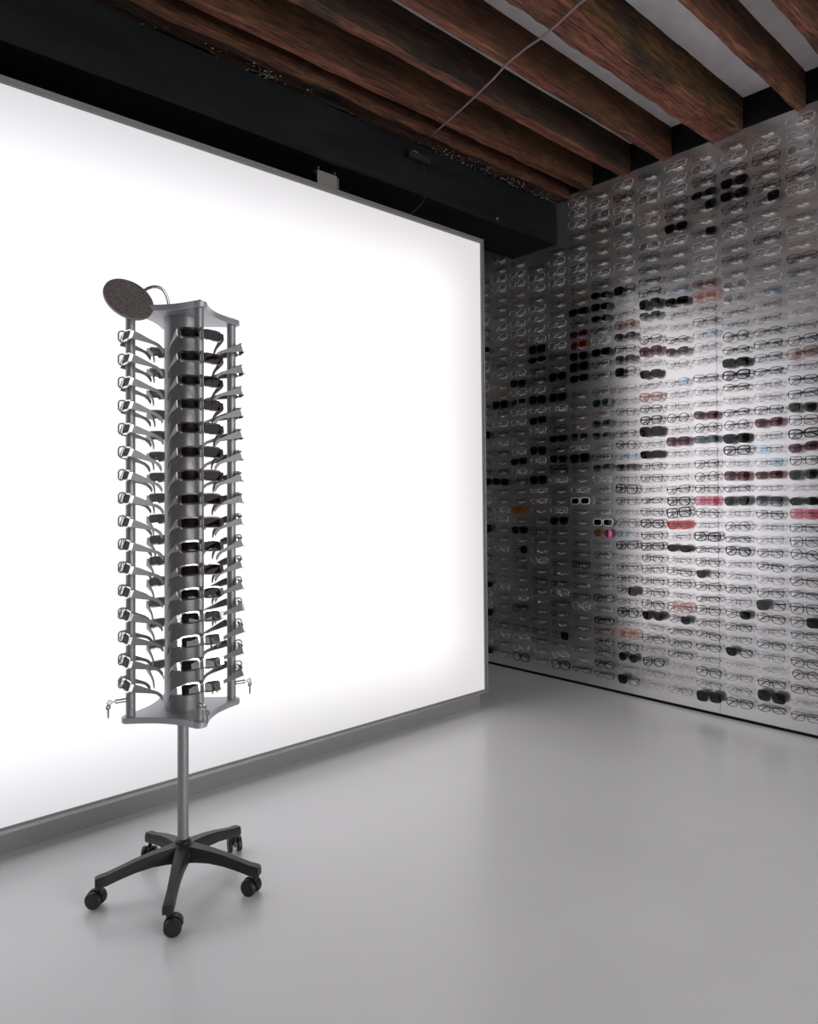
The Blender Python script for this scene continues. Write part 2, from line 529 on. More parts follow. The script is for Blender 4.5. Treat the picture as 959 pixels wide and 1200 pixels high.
# flakes of old paint along the girder's upper edge
fk = MB()
for i in range(330):
    x = rnd.choice([rnd.gauss(3.55, .08), rnd.gauss(3.0, .10), rnd.gauss(2.72, .06), rnd.gauss(3.25, .06), rnd.uniform(1.0, 3.68), rnd.gauss(1.6, .05)])
    if not (0.6 < x < 3.69):
        continue
    t = rnd.random() ** 1.8
    y = 2.699 - 0.075 * t
    z = 3.004 + 0.006 * rnd.random() - 0.004 * (t > .25)
    sz = rnd.uniform(0.002, 0.007)
    Mx = Matrix.Translation((x, y, z)) @ Matrix.Rotation(rnd.uniform(0, 3), 4, 'Z') @ Matrix.Rotation(rnd.uniform(-.8, .8), 4, 'X')
    fk.add([(-sz, -sz * .4, 0), (sz, -sz * .5, 0), (sz * .6, sz * .5, .001), (-sz * .7, sz * .4, .001), (0, 0, -.002)], [(0, 1, 4), (1, 2, 4), (2, 3, 4), (3, 0, 4), (3, 2, 1, 0)], Mx)
fo = fk.build('paint_flake', M['flake'], ceiling)
fo['kind'] = 'stuff'

# ================================================================== LIGHT PANEL
PX0, PX1 = -0.90, 2.966
PZ0, PZ1 = 0.081, 2.602
panel = thing('light_panel', 'large glowing white light panel in a thin grey aluminium frame on a low plinth', 'light panel', ((PX0 + PX1) / 2, YB + 0.08, 0))
def rel(o):
    """keep world coordinates for a mesh made in world space under a moved root"""
    o.matrix_parent_inverse = Matrix.Translation(o.parent.location).inverted()
    return o
em = bpy.data.materials.new('glowing_diffuser')
em.use_nodes = True
N, L = em.node_tree.nodes, em.node_tree.links
N.clear()
out = N.new('ShaderNodeOutputMaterial')
e = N.new('ShaderNodeEmission')
tc = N.new('ShaderNodeTexCoord')
sp = N.new('ShaderNodeSeparateXYZ')
L.new(tc.outputs['Generated'], sp.inputs[0])
def edge_falloff(sock, width):
    # rises from 0 at both edges to 1 inside: clamp(min(t,1-t)/width)
    a = N.new('ShaderNodeMath'); a.operation = 'SUBTRACT'; a.inputs[0].default_value = 1.0
    L.new(sock, a.inputs[1])
    b = N.new('ShaderNodeMath'); b.operation = 'MINIMUM'
    L.new(sock, b.inputs[0]); L.new(a.outputs[0], b.inputs[1])
    c_ = N.new('ShaderNodeMapRange'); c_.interpolation_type = 'SMOOTHSTEP'
    c_.inputs['From Min'].default_value = -0.02; c_.inputs['From Max'].default_value = width
    L.new(b.outputs[0], c_.inputs['Value'])
    return c_.outputs['Result']
fx = edge_falloff(sp.outputs['X'], 0.13)
fz = edge_falloff(sp.outputs['Z'], 0.16)
mu = N.new('ShaderNodeMath'); mu.operation = 'MULTIPLY'
L.new(fx, mu.inputs[0]); L.new(fz, mu.inputs[1])
mr = N.new('ShaderNodeMapRange')
mr.inputs['To Min'].default_value = PANEL_STRENGTH * 0.62
mr.inputs['To Max'].default_value = PANEL_STRENGTH
L.new(mu.outputs[0], mr.inputs['Value'])
mx = N.new('ShaderNodeMix'); mx.data_type = 'RGBA'
mx.inputs[6].default_value = (0.935, 0.945, 1.0, 1)
mx.inputs[7].default_value = (1.0, 0.960, 0.972, 1)
L.new(sp.outputs['X'], mx.inputs[0])
L.new(mx.outputs[2], e.inputs['Color'])
L.new(mr.outputs['Result'], e.inputs['Strength'])
L.new(e.outputs[0], out.inputs['Surface'])
M['diffuser'] = em
FWD = 0.026
rel(MB().box(PX0 + 0.012, PX1 - 0.012, YB + 0.008, YB + 0.012, PZ0 + 0.012, PZ1 - 0.012).build('diffuser', em, panel))
def rail(x0, x1, z0, z1, horizontal):
    mb = MB()
    mb.bevbox(x0, x1, YB, YB + 0.14, z0, z1, 0.0015)
    return rel(mb.build('frame_rail', M['alu'], panel, angle=0.6))
# outer aluminium profile and an inner lip
rail(PX0, PX1, PZ1 - 0.015, PZ1, True)
rail(PX0, PX1, PZ0, PZ0 + 0.014, True)
rail(PX0, PX0 + 0.015, PZ0 + 0.0145, PZ1 - 0.0155, False)
rail(PX1 - 0.015, PX1, PZ0 + 0.0145, PZ1 - 0.0155, False)
def lip(x0, x1, z0, z1):
    return rel(MB().box(x0, x1, YB + 0.004, YB + 0.0078, z0, z1).build('inner_lip', M['plinth'], panel))
lip(PX0 + 0.016, PX1 - 0.016, PZ1 - 0.026, PZ1 - 0.0155)
lip(PX0 + 0.016, PX1 - 0.016, PZ0 + 0.0145, PZ0 + 0.021)
lip(PX0 + 0.016, PX0 + 0.026, PZ0 + 0.022, PZ1 - 0.027)
lip(PX1 - 0.026, PX1 - 0.016, PZ0 + 0.022, PZ1 - 0.027)
rel(MB().box(PX0 + 0.002, PX1 - 0.002, YB + 0.1405, YB + 0.15, PZ0 + 0.002, PZ1 - 0.002).build('back_board', M['plinth'], panel))
rel(MB().bevbox(PX0 + 0.02, PX1 - 0.028, YB + 0.040, YB + 0.135, 0.0, PZ0 - 0.0005, 0.001).build('plinth', M['plinth'], panel))

# ================================================================== GLASSES: shared meshes
NSEG = 22
def outline(shape, side):
    """lens edge points (x,z) about the wearer's axis; side=-1/+1"""
    cx = 0.0335
    pts = []
    for i in range(NSEG):
        q = 2 * PI * i / NSEG
        c, s_ = math.cos(q), math.sin(q)
        if shape == 'round':
            a, b, e_ = 0.0232, 0.0218, 2.0
        elif shape == 'panto':
            a, b, e_ = 0.0245, 0.0202, 2.5
        elif shape == 'rect':
            a, b, e_ = 0.0262, 0.0165, 4.0
        elif shape == 'square':
            a, b, e_ = 0.0262, 0.0215, 3.6
        elif shape == 'cat':
            a, b, e_ = 0.0262, 0.0182, 2.6
        elif shape == 'slim':
            a, b, e_ = 0.0255, 0.0140, 2.4
        else:
            a, b, e_ = 0.0265, 0.0212, 2.6
        x = a * math.copysign(abs(c) ** (2 / e_), c)
        z = b * math.copysign(abs(s_) ** (2 / e_), s_)
        if shape == 'cat':
            z += 0.006 * max(0, x / a) ** 2 * (1 if z > 0 else 0.3)
        if shape == 'panto':
            x *= 1.0 + 0.10 * (z / b)
            z = min(z, b * 0.82)
        if shape == 'aviator':
            x *= 1.0 + 0.12 * (z / b)
            z += -0.003 * (1 - x / a) * (z < 0) * 0.5
        if shape in ('rect', 'square'):
            x *= 1.0 + 0.05 * (z / b)
        pts.append((side * (cx + x), z))
    return pts
def wrap(x):
    return 0.9 * x * x

FRAME_MESH, LENS_MESH, TEMPLE_MESH = {}, {}, {}
SHAPES = ['round', 'panto', 'rect', 'square', 'cat', 'slim', 'aviator']
THICK = {'thin': (0.0011, 0.0016), 'mid': (0.0022, 0.0032), 'bold': (0.0042, 0.0046)}

def frame_mb(shape, thick):
    t, d = THICK[thick]
    mb = MB()
    for side in (-1, 1):
        pts = outline(shape, side)
        cx = side * 0.0335
        vs, fs = [], []
        for (x, z) in pts:
            dx, dz = x - cx, z
            ln = math.hypot(dx, dz)
            brow = 1.0 + (0.5 if thick != 'thin' else 0.0) * max(0, dz / ln)
            ox, oz = x + dx / ln * t * brow, z + dz / ln * t * brow
            vs += [(x, wrap(x), z), (ox, wrap(ox), oz), (ox, wrap(ox) + d, oz), (x, wrap(x) + d, z)]
        for i in range(NSEG):
            j = (i + 1) % NSEG
            for k in range(4):
                fs.append((i * 4 + k, i * 4 + (k + 1) % 4, j * 4 + (k + 1) % 4, j * 4 + k))
        mb.add(vs, fs)
        # hinge end piece
        xe = max(abs(p[0]) for p in pts)
        ze = 0.006
        mb.box(min(side * (xe - 0.001), side * (xe + 0.0045)), max(side * (xe - 0.001), side * (xe + 0.0045)), wrap(xe), wrap(xe) + d + 0.003, ze - t * 0.9 - 0.0005, ze + t * 1.1 + 0.0008)
        # nose pads
        if thick == 'thin':
            mb.tube([(side * 0.0115, 0.002, 0.001), (side * 0.0085, 0.006, -0.002), (side * 0.0075, 0.0065, -0.007)], 0.0008, 4)
    # bridge
    xi = min(p[0] for p in outline(shape, 1))
    r = max(t * 0.8, 0.0009)
    mb.tube([(-xi - 0.0006, 0.0008, 0.0045), (-xi * 0.45, 0.0004, 0.0072), (xi * 0.45, 0.0004, 0.0072), (xi + 0.0006, 0.0008, 0.0045)], r, 5)
    return mb
def lens_mb(shape, side):
    pts = outline(shape, side)
    mb = MB()
    cx = side * 0.0335
    vs = [(cx, wrap(cx) * 0.4 - 0.0004, 0.0)] + [(x, wrap(x) + 0.0008, z) for (x, z) in pts]
    fs = [(0, 1 + i, 1 + (i + 1) % NSEG) for i in range(NSEG)]
    mb.add(vs, fs)
    return mb
def temple_mb(thick, side, layer):
    """folded behind the front: runs to the other side, ear tip drops"""
    t = {'thin': 0.0010, 'mid': 0.0019, 'bold': 0.0030}[thick]
    y = 0.0115 if layer == 0 else 0.0185
    xe = 0.0635
    mb = MB()
    pts = [(side * xe, 0.0085, 0.006), (side * (xe - 0.010), y, 0.0062), (side * 0.02, y, 0.0056), (-side * 0.024, y, 0.0044), (-side * 0.033, y, 0.0015), (-side * 0.046, y, -0.0080), (-side * 0.056, y, -0.0175)]
    mb.tube(pts, [t * 1.1, t * 1.15, t * 1.1, t, t, t * 1.2, t * 0.9], 5, flat=0.55)
    return mb

def get_frame(shape, thick):
    k = (shape, thick)
    if k not in FRAME_MESH:
        FRAME_MESH[k] = frame_mb(shape, thick).mesh('frame_' + shape, [FR['black']], angle=0.9)
    return FRAME_MESH[k]
def get_lens(shape, side):
    k = (shape, side)
    if k not in LENS_MESH:
        LENS_MESH[k] = lens_mb(shape, side).mesh('lens_' + shape, [LN['clear']], smooth=True)
    return LENS_MESH[k]
def get_temple(thick, side):
    k = (thick, side)
    if k not in TEMPLE_MESH:
        TEMPLE_MESH[k] = temple_mb(thick, side, 0 if side < 0 else 1).mesh('temple', [FR['black']], smooth=True)
    return TEMPLE_MESH[k]
def set_mat(o, m_):
    o.material_slots[0].link = 'OBJECT'
    o.material_slots[0].material = m_

# ------------------------------------------------------------------ the wall display, row by row (top to bottom)
COLS = {
    13: "..W.k.....tu...gkngkkGtKbkG.spkkkgtgkjgkktk.g",
    12: "..kgkj..k.g.ug.gkgkg.kb.uubgmkgggktghtggg.ksk",
    11: "u.ksskg.gtgWWggkks" + "KtgkksKgbkGggkKggkgjkgh.ggk",
    10: ".Wksj.j...ncggugg " + "gggbgTgktkpggKkghtktgtkgkgs",
    9: "...kks.g.gusg.gmg " + "uggkgbgggkyKrtsgggtcjkgk..g",
    8: "u.W...Wggkksm.kb." + "sgcgKsgstggtkKkKktktksttgKg.",
    7: ".k.Wu....h.gnmkmh " + "gggggkumgKggguKgktjtKgckSgh",
    6: "..Wt..t.gsssk.skk " + "gTtmmgkm.gggwMgkgkgK.KtkgKk",
    5: "..........skbrsss " + "ggg.m.sgg.wgggtgKtgk.gg.g.k",
    4: "____..........k.sg" + "s.tksksK.gg.sgggg.k.ktgjg.K",
    3: "_____........sskk." + "s.s.gs.gs...gkg..gkg.ggtggg",
    2: "____............s." + "m..g..s.kgtots.jgg.g.Kgg..K",
    1: "___...........k..." + "sg.k.k.ks.g..gg.ggg.gggt.g.",
}
r0 = random.Random(3)
for c in (0, -1, 14, 15, 16):
    COLS[c] = ''.join(r0.choice('..ggkkkt.gsmKj'if c > 0 else '...ggks') for _ in range(45))
    if c <= 0:
        COLS[c] = '_____' + COLS[c][5:]
for k, v in COLS.items():
    assert len(v) == 45, (k, len(v))

def row_z(n, c=0):
    if n <= 27:
        return 0.10 + 0.0648 * n
    return 1.9145 + 0.0660 * (n - 28) if COLS[c][17] not in ' _' else 1.886 + 0.0676 * (n - 28)
def col_y(c):
    return 3.325 - 0.1585 * c

def look(code, r):
    """frame colour, thickness, left lens, right lens, words, is_sun, shape choices"""
    sh_any = ['round', 'panto', 'panto', 'rect', 'square', 'cat', 'slim']
    if code == '.':
        k = r.random()
        if k < 0.60:
            return ('clear', 'mid', 'clear', 'clear', 'clear-framed eyeglasses', 0, sh_any)
        if k < 0.8:
            return ('grey', 'thin', 'clear', 'clear', 'fine-wire grey eyeglasses', 0, ['round', 'panto', 'slim', 'rect'])
        return ('gold', 'thin', 'clear', 'clear', 'fine gold-wire eyeglasses', 0, ['round', 'panto', 'slim'])
    return {
        'g': ('grey', 'thin' if r.random() < .55 else 'mid', 'clear', 'clear', 'thin grey-framed eyeglasses', 0, sh_any),
        'k': ('black', 'mid', 'clear', 'clear', 'black-rimmed clear eyeglasses', 0, sh_any),
        'y': ('black', 'bold', 'clear', 'clear', 'low-hanging thick-black eyeglasses', 0, ['panto']),
        'K': ('black', 'bold', 'clear', 'clear', 'thick-black-rimmed clear eyeglasses', 0, ['panto', 'square', 'rect', 'cat']),
        't': ('tort', 'mid' if r.random() < .7 else 'thin', 'clear', 'clear', 'brown tortoiseshell eyeglasses', 0, sh_any),
        'c': ('coral', 'bold', 'clear', 'clear', 'coral-pink clear eyeglasses', 0, ['panto', 'square']),
        'W': ('clear', 'mid', 'white', 'white', 'added-glare clear eyeglasses', 0, ['round', 'square']),
        'u': ('grey', 'thin', 'blue', 'clear', 'added-blue-glint thin-framed eyeglasses', 0, ['panto', 'rect']),
        'n': ('greyac', 'mid', 'beige', 'beige', 'beige-tinted sunglasses', 1, ['square', 'panto']),
        's': ('black', 'bold', 'black', 'black', 'black sunglasses', 1, ['cat', 'panto', 'rect', 'square', 'slim']),
        'S': ('black', 'mid', 'black', 'black', 'large round black sunglasses', 1, ['round']),
        'm': ('greyac', 'mid', 'smoke', 'smoke', 'smoky grey-gradient sunglasses', 1, ['panto', 'rect', 'cat', 'square']),
        'b': ('burg', 'mid', 'brown', 'brown', 'burgundy-brown sunglasses', 1, ['rect', 'square', 'cat']),
        'G': ('greyac', 'bold', 'green', 'green', 'dark-green lens sunglasses', 1, ['square', 'panto']),
        'T': ('greyac', 'mid', 'teal', 'teal', 'teal-tinted sunglasses', 1, ['rect', 'square']),
        'r': ('red', 'thin', 'red', 'red', 'red-lens sunglasses', 1, ['aviator']),
        'p': ('pink', 'mid', 'pink', 'pink', 'translucent pink sunglasses', 1, ['square']),
        'o': ('tort', 'mid', 'orange', 'orange', 'orange-mirrored sunglasses', 1, ['rect']),
        'M': ('greyac', 'thin', 'amber', 'magenta', 'amber-magenta mirrored sunglasses', 1, ['round']),
        'w': ('white', 'bold', 'black', 'black', 'white-framed black-lens sunglasses', 1, ['rect']),
        'h': ('black', 'mid', 'black', 'clear', 'one-dark-lens black spectacles', 1, ['square', 'panto']),
        'j': ('grey', 'mid', 'clear', 'black', 'one-dark-lens grey spectacles', 1, ['square', 'panto']),
    }[code]

def ordinal(n):
    suf = 'th' if 10 <= n % 100 <= 20 else {1: 'st', 2: 'nd', 3: 'rd'}.get(n % 10, 'th')
    return '%d%s' % (n, suf)
def place_words(c, n):
    row = ordinal(n + 1) + ' row from floor' if n <= 27 else ordinal(45 - n) + ' row below beams'
    if c == 10:
        return row + ', column crossed by wall seam'
    if c > 10:
        return row + ', ' + ordinal(c - 10) + ' column past wall seam from light panel'
    return row + ', ' + ordinal(10 - c) + ' column from wall seam toward light panel'

def glasses_matrix(c, n, r):
    roll = r.gauss(0, 0.035) - (0.02 if n < 18 else 0)
    yaw = r.gauss(0, 0.03)
    pitch = r.gauss(0, 0.05)
    dz = r.gauss(0, 0.0018)
    # local -y (front) faces the room (-X): local x runs along -Y
    Rm = Matrix.Rotation(-PI / 2 + yaw, 4, 'Z') @ Matrix.Rotation(pitch, 4, 'X') @ Matrix.Rotation(roll, 4, 'Y')
    sc = r.uniform(1.02, 1.10)
    return Matrix.Translation((XW - 0.033, col_y(c), row_z(n, c) + dz)) @ Rm @ Matrix.Scale(sc, 4)

cells = []
for c, codes in COLS.items():
    for i, code in enumerate(codes):
        n = 44 - i
        if code in ' _':
            continue
        cells.append((c, n, code))
# nearest to the viewer first
cells.sort(key=lambda q: (-min(q[0], 13) if q[0] <= 13 else 5, q[1]))
n_clear = 0
rest = MB()
rest_mats, rest_idx = [], {}
def rest_slot(m_):
    if m_.name not in rest_idx:
        rest_idx[m_.name] = len(rest_mats)
        rest_mats.append(m_)
    return rest_idx[m_.name]
MBC = {}
def cached(key, fn):
    if key not in MBC:
        MBC[key] = fn()
    return MBC[key]

for (c, n, code) in cells:
    r = random.Random(c * 101 + n * 7 + 5)
    fr, th, ll, lr, words, sun, shapes = look(code, r)
    shape = r.choice(shapes)
    Mx = glasses_matrix(c, n, r)
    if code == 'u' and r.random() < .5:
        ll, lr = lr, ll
    individual = 0 <= c <= 13 and (sun or n_clear < 300)
    if c > 13:
        individual = False
    if individual:
        if not sun:
            n_clear += 1
        kind = 'sunglasses' if sun else 'eyeglasses'
        root = thing(kind, words + ', ' + place_words(c, n), kind, group='sunglasses on the display wall' if sun else 'eyeglasses on the display wall')
        root.matrix_world = Mx
        o = put('frame', get_frame(shape, th), root); set_mat(o, FR[fr])
        for side, lm in ((-1, ll), (1, lr)):
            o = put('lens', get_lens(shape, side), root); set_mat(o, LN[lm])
            if ll != lr and lm in ('black', 'blue'):
                o['label'] = 'dark lens' if lm == 'black' else 'lens with added blue glint'
        for side in (-1, 1):
            o = put('temple', get_temple(th, side), root); set_mat(o, FR[fr])
    else:
        rest.join(cached(('f', shape, th), lambda: frame_mb(shape, th)), Mx, rest_slot(FR[fr]))
        for side, lm in ((-1, ll), (1, lr)):
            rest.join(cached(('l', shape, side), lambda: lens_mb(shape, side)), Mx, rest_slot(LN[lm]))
        for side in (-1, 1):
            rest.join(cached(('t', th, side), lambda: temple_mb(th, side, 0 if side < 0 else 1)), Mx, rest_slot(FR[fr]))
ro = put('eyeglasses', rest.mesh('eyeglasses', rest_mats, angle=0.9))
tag(ro, 'many more eyeglasses filling the far dim columns of the display wall', 'eyeglasses')
ro['kind'] = 'stuff'

# clear pegs that carry them: a stem with a small two-winged tray
def peg_mb():
    mb = MB()
    mb.tube([(0.0, 0.0, 0.0), (0.019, 0, 0.0)], 0.0022, 6)
    for sd in (-1, 1):
        Mx = Matrix.Translation((0.0, 0, 0.0008)) @ Matrix.Rotation(sd * 0.20, 4, 'X') @ Matrix.Rotation(sd * 0.14, 4, 'Z')
        y0, y1 = (0.005, 0.026) if sd > 0 else (-0.026, -0.005)
        mb.box(0.0055, 0.0195, y0, y1, -0.0012, 0.0012, Mx)
    return mb
PEG = peg_mb()
peg_mesh = PEG.mesh('display_peg', [M['peg']])
peg_rest = MB()
npeg = 0
cells_p = [(c, n) for (c, n, code) in cells]
for (c, n) in cells_p:
    Mx = Matrix.Translation((XW, col_y(c), row_z(n, c) - 0.0135)) @ Matrix.Rotation(PI, 4, 'Z')
    if 0 <= c <= 13 and npeg < 300:
        o = put('display_peg', peg_mesh, wall_right)
        o.matrix_world = Mx
        npeg += 1
    else:
        peg_rest.join(PEG, Mx)
o = peg_rest.build('display_peg', M['peg'], wall_right)
o['kind'] = 'stuff'

# ================================================================== DISPLAY STAND
SX, SY = 0.928, 2.082
A0 = math.radians(-7.5)
LEAN = Matrix.Rotation(0.0100, 4, FW)
SM = Matrix.Translation((SX, SY, 0)) @ LEAN      # the stand leans very slightly
stand = thing('display_stand', 'tall silver revolving eyewear stand on a black five-star caster base', 'display stand', (SX, SY, 0))
stand.matrix_world = SM

# --- base
base = MB()
base.lathe([(0.0, 0.085), (0.034, 0.085), (0.040, 0.095), (0.040, 0.118), (0.030, 0.134), (0.022, 0.140), (0.0, 0.140)], 24)
base_o = base.build('star_base', M['base_black'], stand, angle=0.7)
BA = math.radians(20)
R_C = 0.232
for k in range(5):
    a = BA + k * 2 * PI / 5
    # arm: tapered box swept outwards, arched
    vs, fs = [], []
    st = [(0.020, 0.024, 0.088, 0.135), (0.05, 0.021, 0.090, 0.131), (0.09, 0.018, 0.090, 0.125), (0.14, 0.0155, 0.083, 0.114), (0.185, 0.0145, 0.072, 0.101), (0.214, 0.0150, 0.064, 0.093), (0.238, 0.0155, 0.061, 0.089), (0.247, 0.0125, 0.061, 0.086)]
    for (r_, hw, zb, zt) in st:
        ch = 0.3
        vs += [(r_, -hw, zb), (r_, hw, zb), (r_, hw, zt - 0.012), (r_, hw * (1 - ch), zt), (r_, -hw * (1 - ch), zt), (r_, -hw, zt - 0.012)]
    for i in range(len(st) - 1):
        for j in range(6):
            fs.append((i * 6 + j, i * 6 + (j + 1) % 6, (i + 1) * 6 + (j + 1) % 6, (i + 1) * 6 + j))
    fs.append(tuple(range(5, -1, -1)))
    fs.append(tuple((len(st) - 1) * 6 + j for j in range(6)))
    mb = MB()
    mb.add(vs, fs, rotz(a))
    mb.build('base_arm', M['base_black'], stand, angle=0.8)
    # caster
    sw = [0.9, 2.5, -0.6, 1.6, 2.9][k]
    Mc = rotz(a) @ Matrix.Translation((R_C, 0, 0)) @ rotz(sw)
    cs = MB()
    off = 0.014
    cs.tube([(0, 0, 0.040), (0, 0, 0.0605)], 0.0055, 8, M=Mc)
    # hood
    hood = []
    for i in range(9):
        q = PI * (0.02 + 0.98 * i / 8)
        hood.append((off + 0.0265 * math.cos(q), 0.0255 + 0.0265 * math.sin(q)))
    hood += [(off - 0.020, 0.0255), (off + 0.020, 0.0255)]
    Mh = Mc @ Matrix.Rotation(PI / 2, 4, 'X')
    cs.prism(hood, -0.006, 0.006, Mh)
    co = cs.build('caster', M['base_black'], stand, angle=0.7)
    for sd in (-1, 1):
        w = MB()
        pr = [(0.0, 0.0), (0.007, 0.0), (0.008, 0.002), (0.021, 0.002), (0.0245, 0.0045), (0.0245, 0.0125), (0.0225, 0.0155), (0.012, 0.0165), (0.0, 0.0165)]
        Mw = Mc @ Matrix.Translation((off, sd * 0.0065, 0.0248)) @ Matrix.Rotation(-sd * PI / 2, 4, 'X')
        w.lathe(pr, 20, Mw)
        w.build('wheel', M['wheel_black'], co, angle=0.7)

# --- pole
MB().lathe([(0.0165, 0.1395), (0.0165, 0.534)], 24).build('pole', M['silver'], stand, smooth=False, angle=0.6)
MB().lathe([(0.0235, 0.139), (0.0235, 0.147), (0.017, 0.152)], 20).build('pole_collar', M['base_black'], stand, angle=0.6)
# --- plates: square with rounded corners and concave sides
def plate_poly():
    pts = []
    Rc, rc = 0.158, 0.021
    for k in range(4):
        a = A0 + k * PI / 2
        cx, cy = Rc * math.cos(a), Rc * math.sin(a)
        for i in range(7):
            q = a + math.radians(-80 + 160 * i / 6)
            pts.append((cx + rc * math.cos(q), cy + rc * math.sin(q)))
        # concave side towards the next corner
        p0 = Vector(pts[-1])
        a2 = a + PI / 2
        q2 = a2 - math.radians(80)
        p1 = Vector((Rc * math.cos(a2) + rc * math.cos(q2), Rc * math.sin(a2) + rc * math.sin(q2)))
        mid = (p0 + p1) / 2
        inn = -mid.normalized()
        for i in range(1, 9):
            t = i / 9
            p = p0.lerp(p1, t) + inn * (0.020 * math.sin(PI * t))
            pts.append((p.x, p.y))
    return pts
PP = plate_poly()
def plate(z0, z1, nm):
    mb = MB()
    e_ = 0.002
    sh = [(x * 0.985, y * 0.985) for x, y in PP]
    n = len(PP)
    vs = [(x, y, z0) for x, y in sh] + [(x, y, z0 + e_) for x, y in PP] + [(x, y, z1 - e_) for x, y in PP] + [(x, y, z1) for x, y in sh]
    fs = [tuple(range(n - 1, -1, -1)), tuple(range(3 * n, 4 * n))]
    for l_ in range(3):
        for i in range(n):
            fs.append((l_ * n + i, l_ * n + (i + 1) % n, (l_ + 1) * n + (i + 1) % n, (l_ + 1) * n + i))
    mb.add(vs, fs)
    return mb.build(nm, M['plate'], stand, angle=0.5)
Z_P0, Z_P1 = 0.534, 0.552
Z_T0, Z_T1 = 1.735, 1.753
plate(Z_P0, Z_P1, 'bottom_plate')
plate(Z_T0, Z_T1, 'top_plate')
MB().lathe([(0.0525, Z_P1 + 0.0002), (0.0525, Z_T0 - 0.0002)], 40).build('column', M['silver'], stand, angle=0.6)

ROWS = 16
RZ0, RDZ = 0.652, 0.0672
hook = MB()
hp = [(0.0115, 0, -0.014), (0.030, 0, -0.014), (0.0335, 0, -0.010), (0.0335, 0, 0.009), (0.030, 0, 0.0145), (0.022, 0, 0.0165), (0.015, 0, 0.0145), (0.0125, 0, 0.009)]
hook.tube(hp, 0.0024, 6)
hook_me = hook.mesh('locking_hook', [M['silver']], smooth=True)
corners = []
for k in range(4):
    a = A0 + k * PI / 2
    Mk = rotz(a) @ Matrix.Translation((0.153, 0, 0))
    mb = MB()
    mb.lathe([(0.0135, Z_P1 + 0.0002), (0.0135, Z_T0 - 0.0002)], 18, Mk)
    mb.build('corner_post', M['silver'], stand, angle=0.6)
    cap = MB()
    cap.lathe([(0.0, Z_T1 + 0.0002), (0.007, Z_T1 + 0.0002), (0.007, Z_T1 + 0.004), (0.004, Z_T1 + 0.006), (0.0, Z_T1 + 0.006)], 10, rotz(a) @ Matrix.Translation((0.160, 0, 0)))
    cap.build('cap_nut', M['chrome_dull'], stand, angle=0.6)
    for i in range(ROWS):
        o = put('locking_hook', hook_me, stand)
        o.matrix_local = Mk @ Matrix.Translation((0, 0, RZ0 + RDZ * i))
    lk = MB()
    lk.tube([(0.0135, 0, 0.600), (0.040, 0, 0.600)], 0.0062, 12, M=Mk)
    lk.tube([(0.040, 0, 0.600), (0.0425, 0, 0.600)], 0.0074, 12, M=Mk)
    lk.build('lock_cylinder', M['chrome_dull'], stand, angle=0.6)
    corners.append(a)

# --- mirror on a gooseneck
top = Vector((0, 0, 0))
def from_cam(right, depth, z):
    p = RT * right + FW * depth
    return Vector((p.x - SX, p.y - SY, z))
MC = from_cam(-0.813, 2.03, 1.759)
to_cam = (Vector((-SX, -SY, CAM_H)) - MC).normalized()
nrm = (to_cam * 0.70 + (RT * 0.34 + UP * 0.62)).normalized()
zq = nrm
xq = UP.cross(zq).normalized()
yq = zq.cross(xq)
Mm = Matrix.Translation(MC) @ Matrix((xq, yq, zq)).transposed().to_4x4()
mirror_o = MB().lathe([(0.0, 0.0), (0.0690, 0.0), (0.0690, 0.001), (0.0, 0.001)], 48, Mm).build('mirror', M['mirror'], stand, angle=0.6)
rim = MB()
rim.lathe([(0.0, -0.006), (0.068, -0.006), (0.0715, -0.004), (0.0715, 0.0015), (0.0692, 0.0022), (0.0692, -0.0005), (0.0, -0.0005)], 48, Mm)
rim.build('mirror_rim', M['silver'], mirror_o, angle=0.6)
g0 = from_cam(-0.7475, 2.178, Z_T1)
back = Mm @ Vector((0.030, 0.0, -0.007))
gp = []
P0, P1, P2, P3 = g0, g0 + Vector((0, 0, 0.15)), back - nrm * 0.06 + Vector((0, 0, 0.06)), back
P0 = Vector(P0)
for i in range(17):
    t = i / 16
    gp.append(P0 * (1 - t) ** 3 + P1 * 3 * t * (1 - t) ** 2 + P2 * 3 * t * t * (1 - t) + P3 * t ** 3)
MB().tube(gp, 0.0048, 8).build('gooseneck', M['chrome_dull'], stand, smooth=True)
MB().lathe([(0.007, 0), (0.007, 0.01), (0.0045, 0.016)], 12, Matrix.Translation(g0)).build('gooseneck_socket', M['chrome_dull'], stand, angle=0.6)

# --- sunglasses on the stand: chrome frame, slim rectangular dark lenses, broad open temples
def sg_outline(side, grow=0.0):
    a, b, e_ = 0.0235 + grow, 0.0130 + grow, 5.0
    pts = []
    for i in range(NSEG):
        q = 2 * PI * i / NSEG
        c, s_ = math.cos(q), math.sin(q)
        pts.append((side * (0.0325 + a * math.copysign(abs(c) ** (2 / e_), c)), b * math.copysign(abs(s_) ** (2 / e_), s_)))
    return pts
def sgw(x):
    return 2.2 * x * x
sf = MB()
for side in (-1, 1):
    inn, outr = sg_outline(side), sg_outline(side, 0.0040)
    vs, fs = [], []
    for (x, z), (ox, oz) in zip(inn, outr):
        vs += [(x, sgw(x), z), (ox, sgw(ox) - 0.0005, oz), (ox, sgw(ox) + 0.004, oz), (x, sgw(x) + 0.003, z)]
    for i in range(NSEG):
        j = (i + 1) % NSEG
        for q in range(4):
            fs.append((i * 4 + q, i * 4 + (q + 1) % 4, j * 4 + (q + 1) % 4, j * 4 + q))
    sf.add(vs, fs)
    # end piece to the hinge
    sf.box(min(side * 0.0585, side * 0.0665), max(side * 0.0585, side * 0.0665), sgw(0.0585), sgw(0.0585) + 0.0065, -0.009, 0.011)
sf.tube([(-0.0062, 0.0008, 0.006), (0, 0.0003, 0.0085), (0.0062, 0.0008, 0.006)], 0.0022, 6)
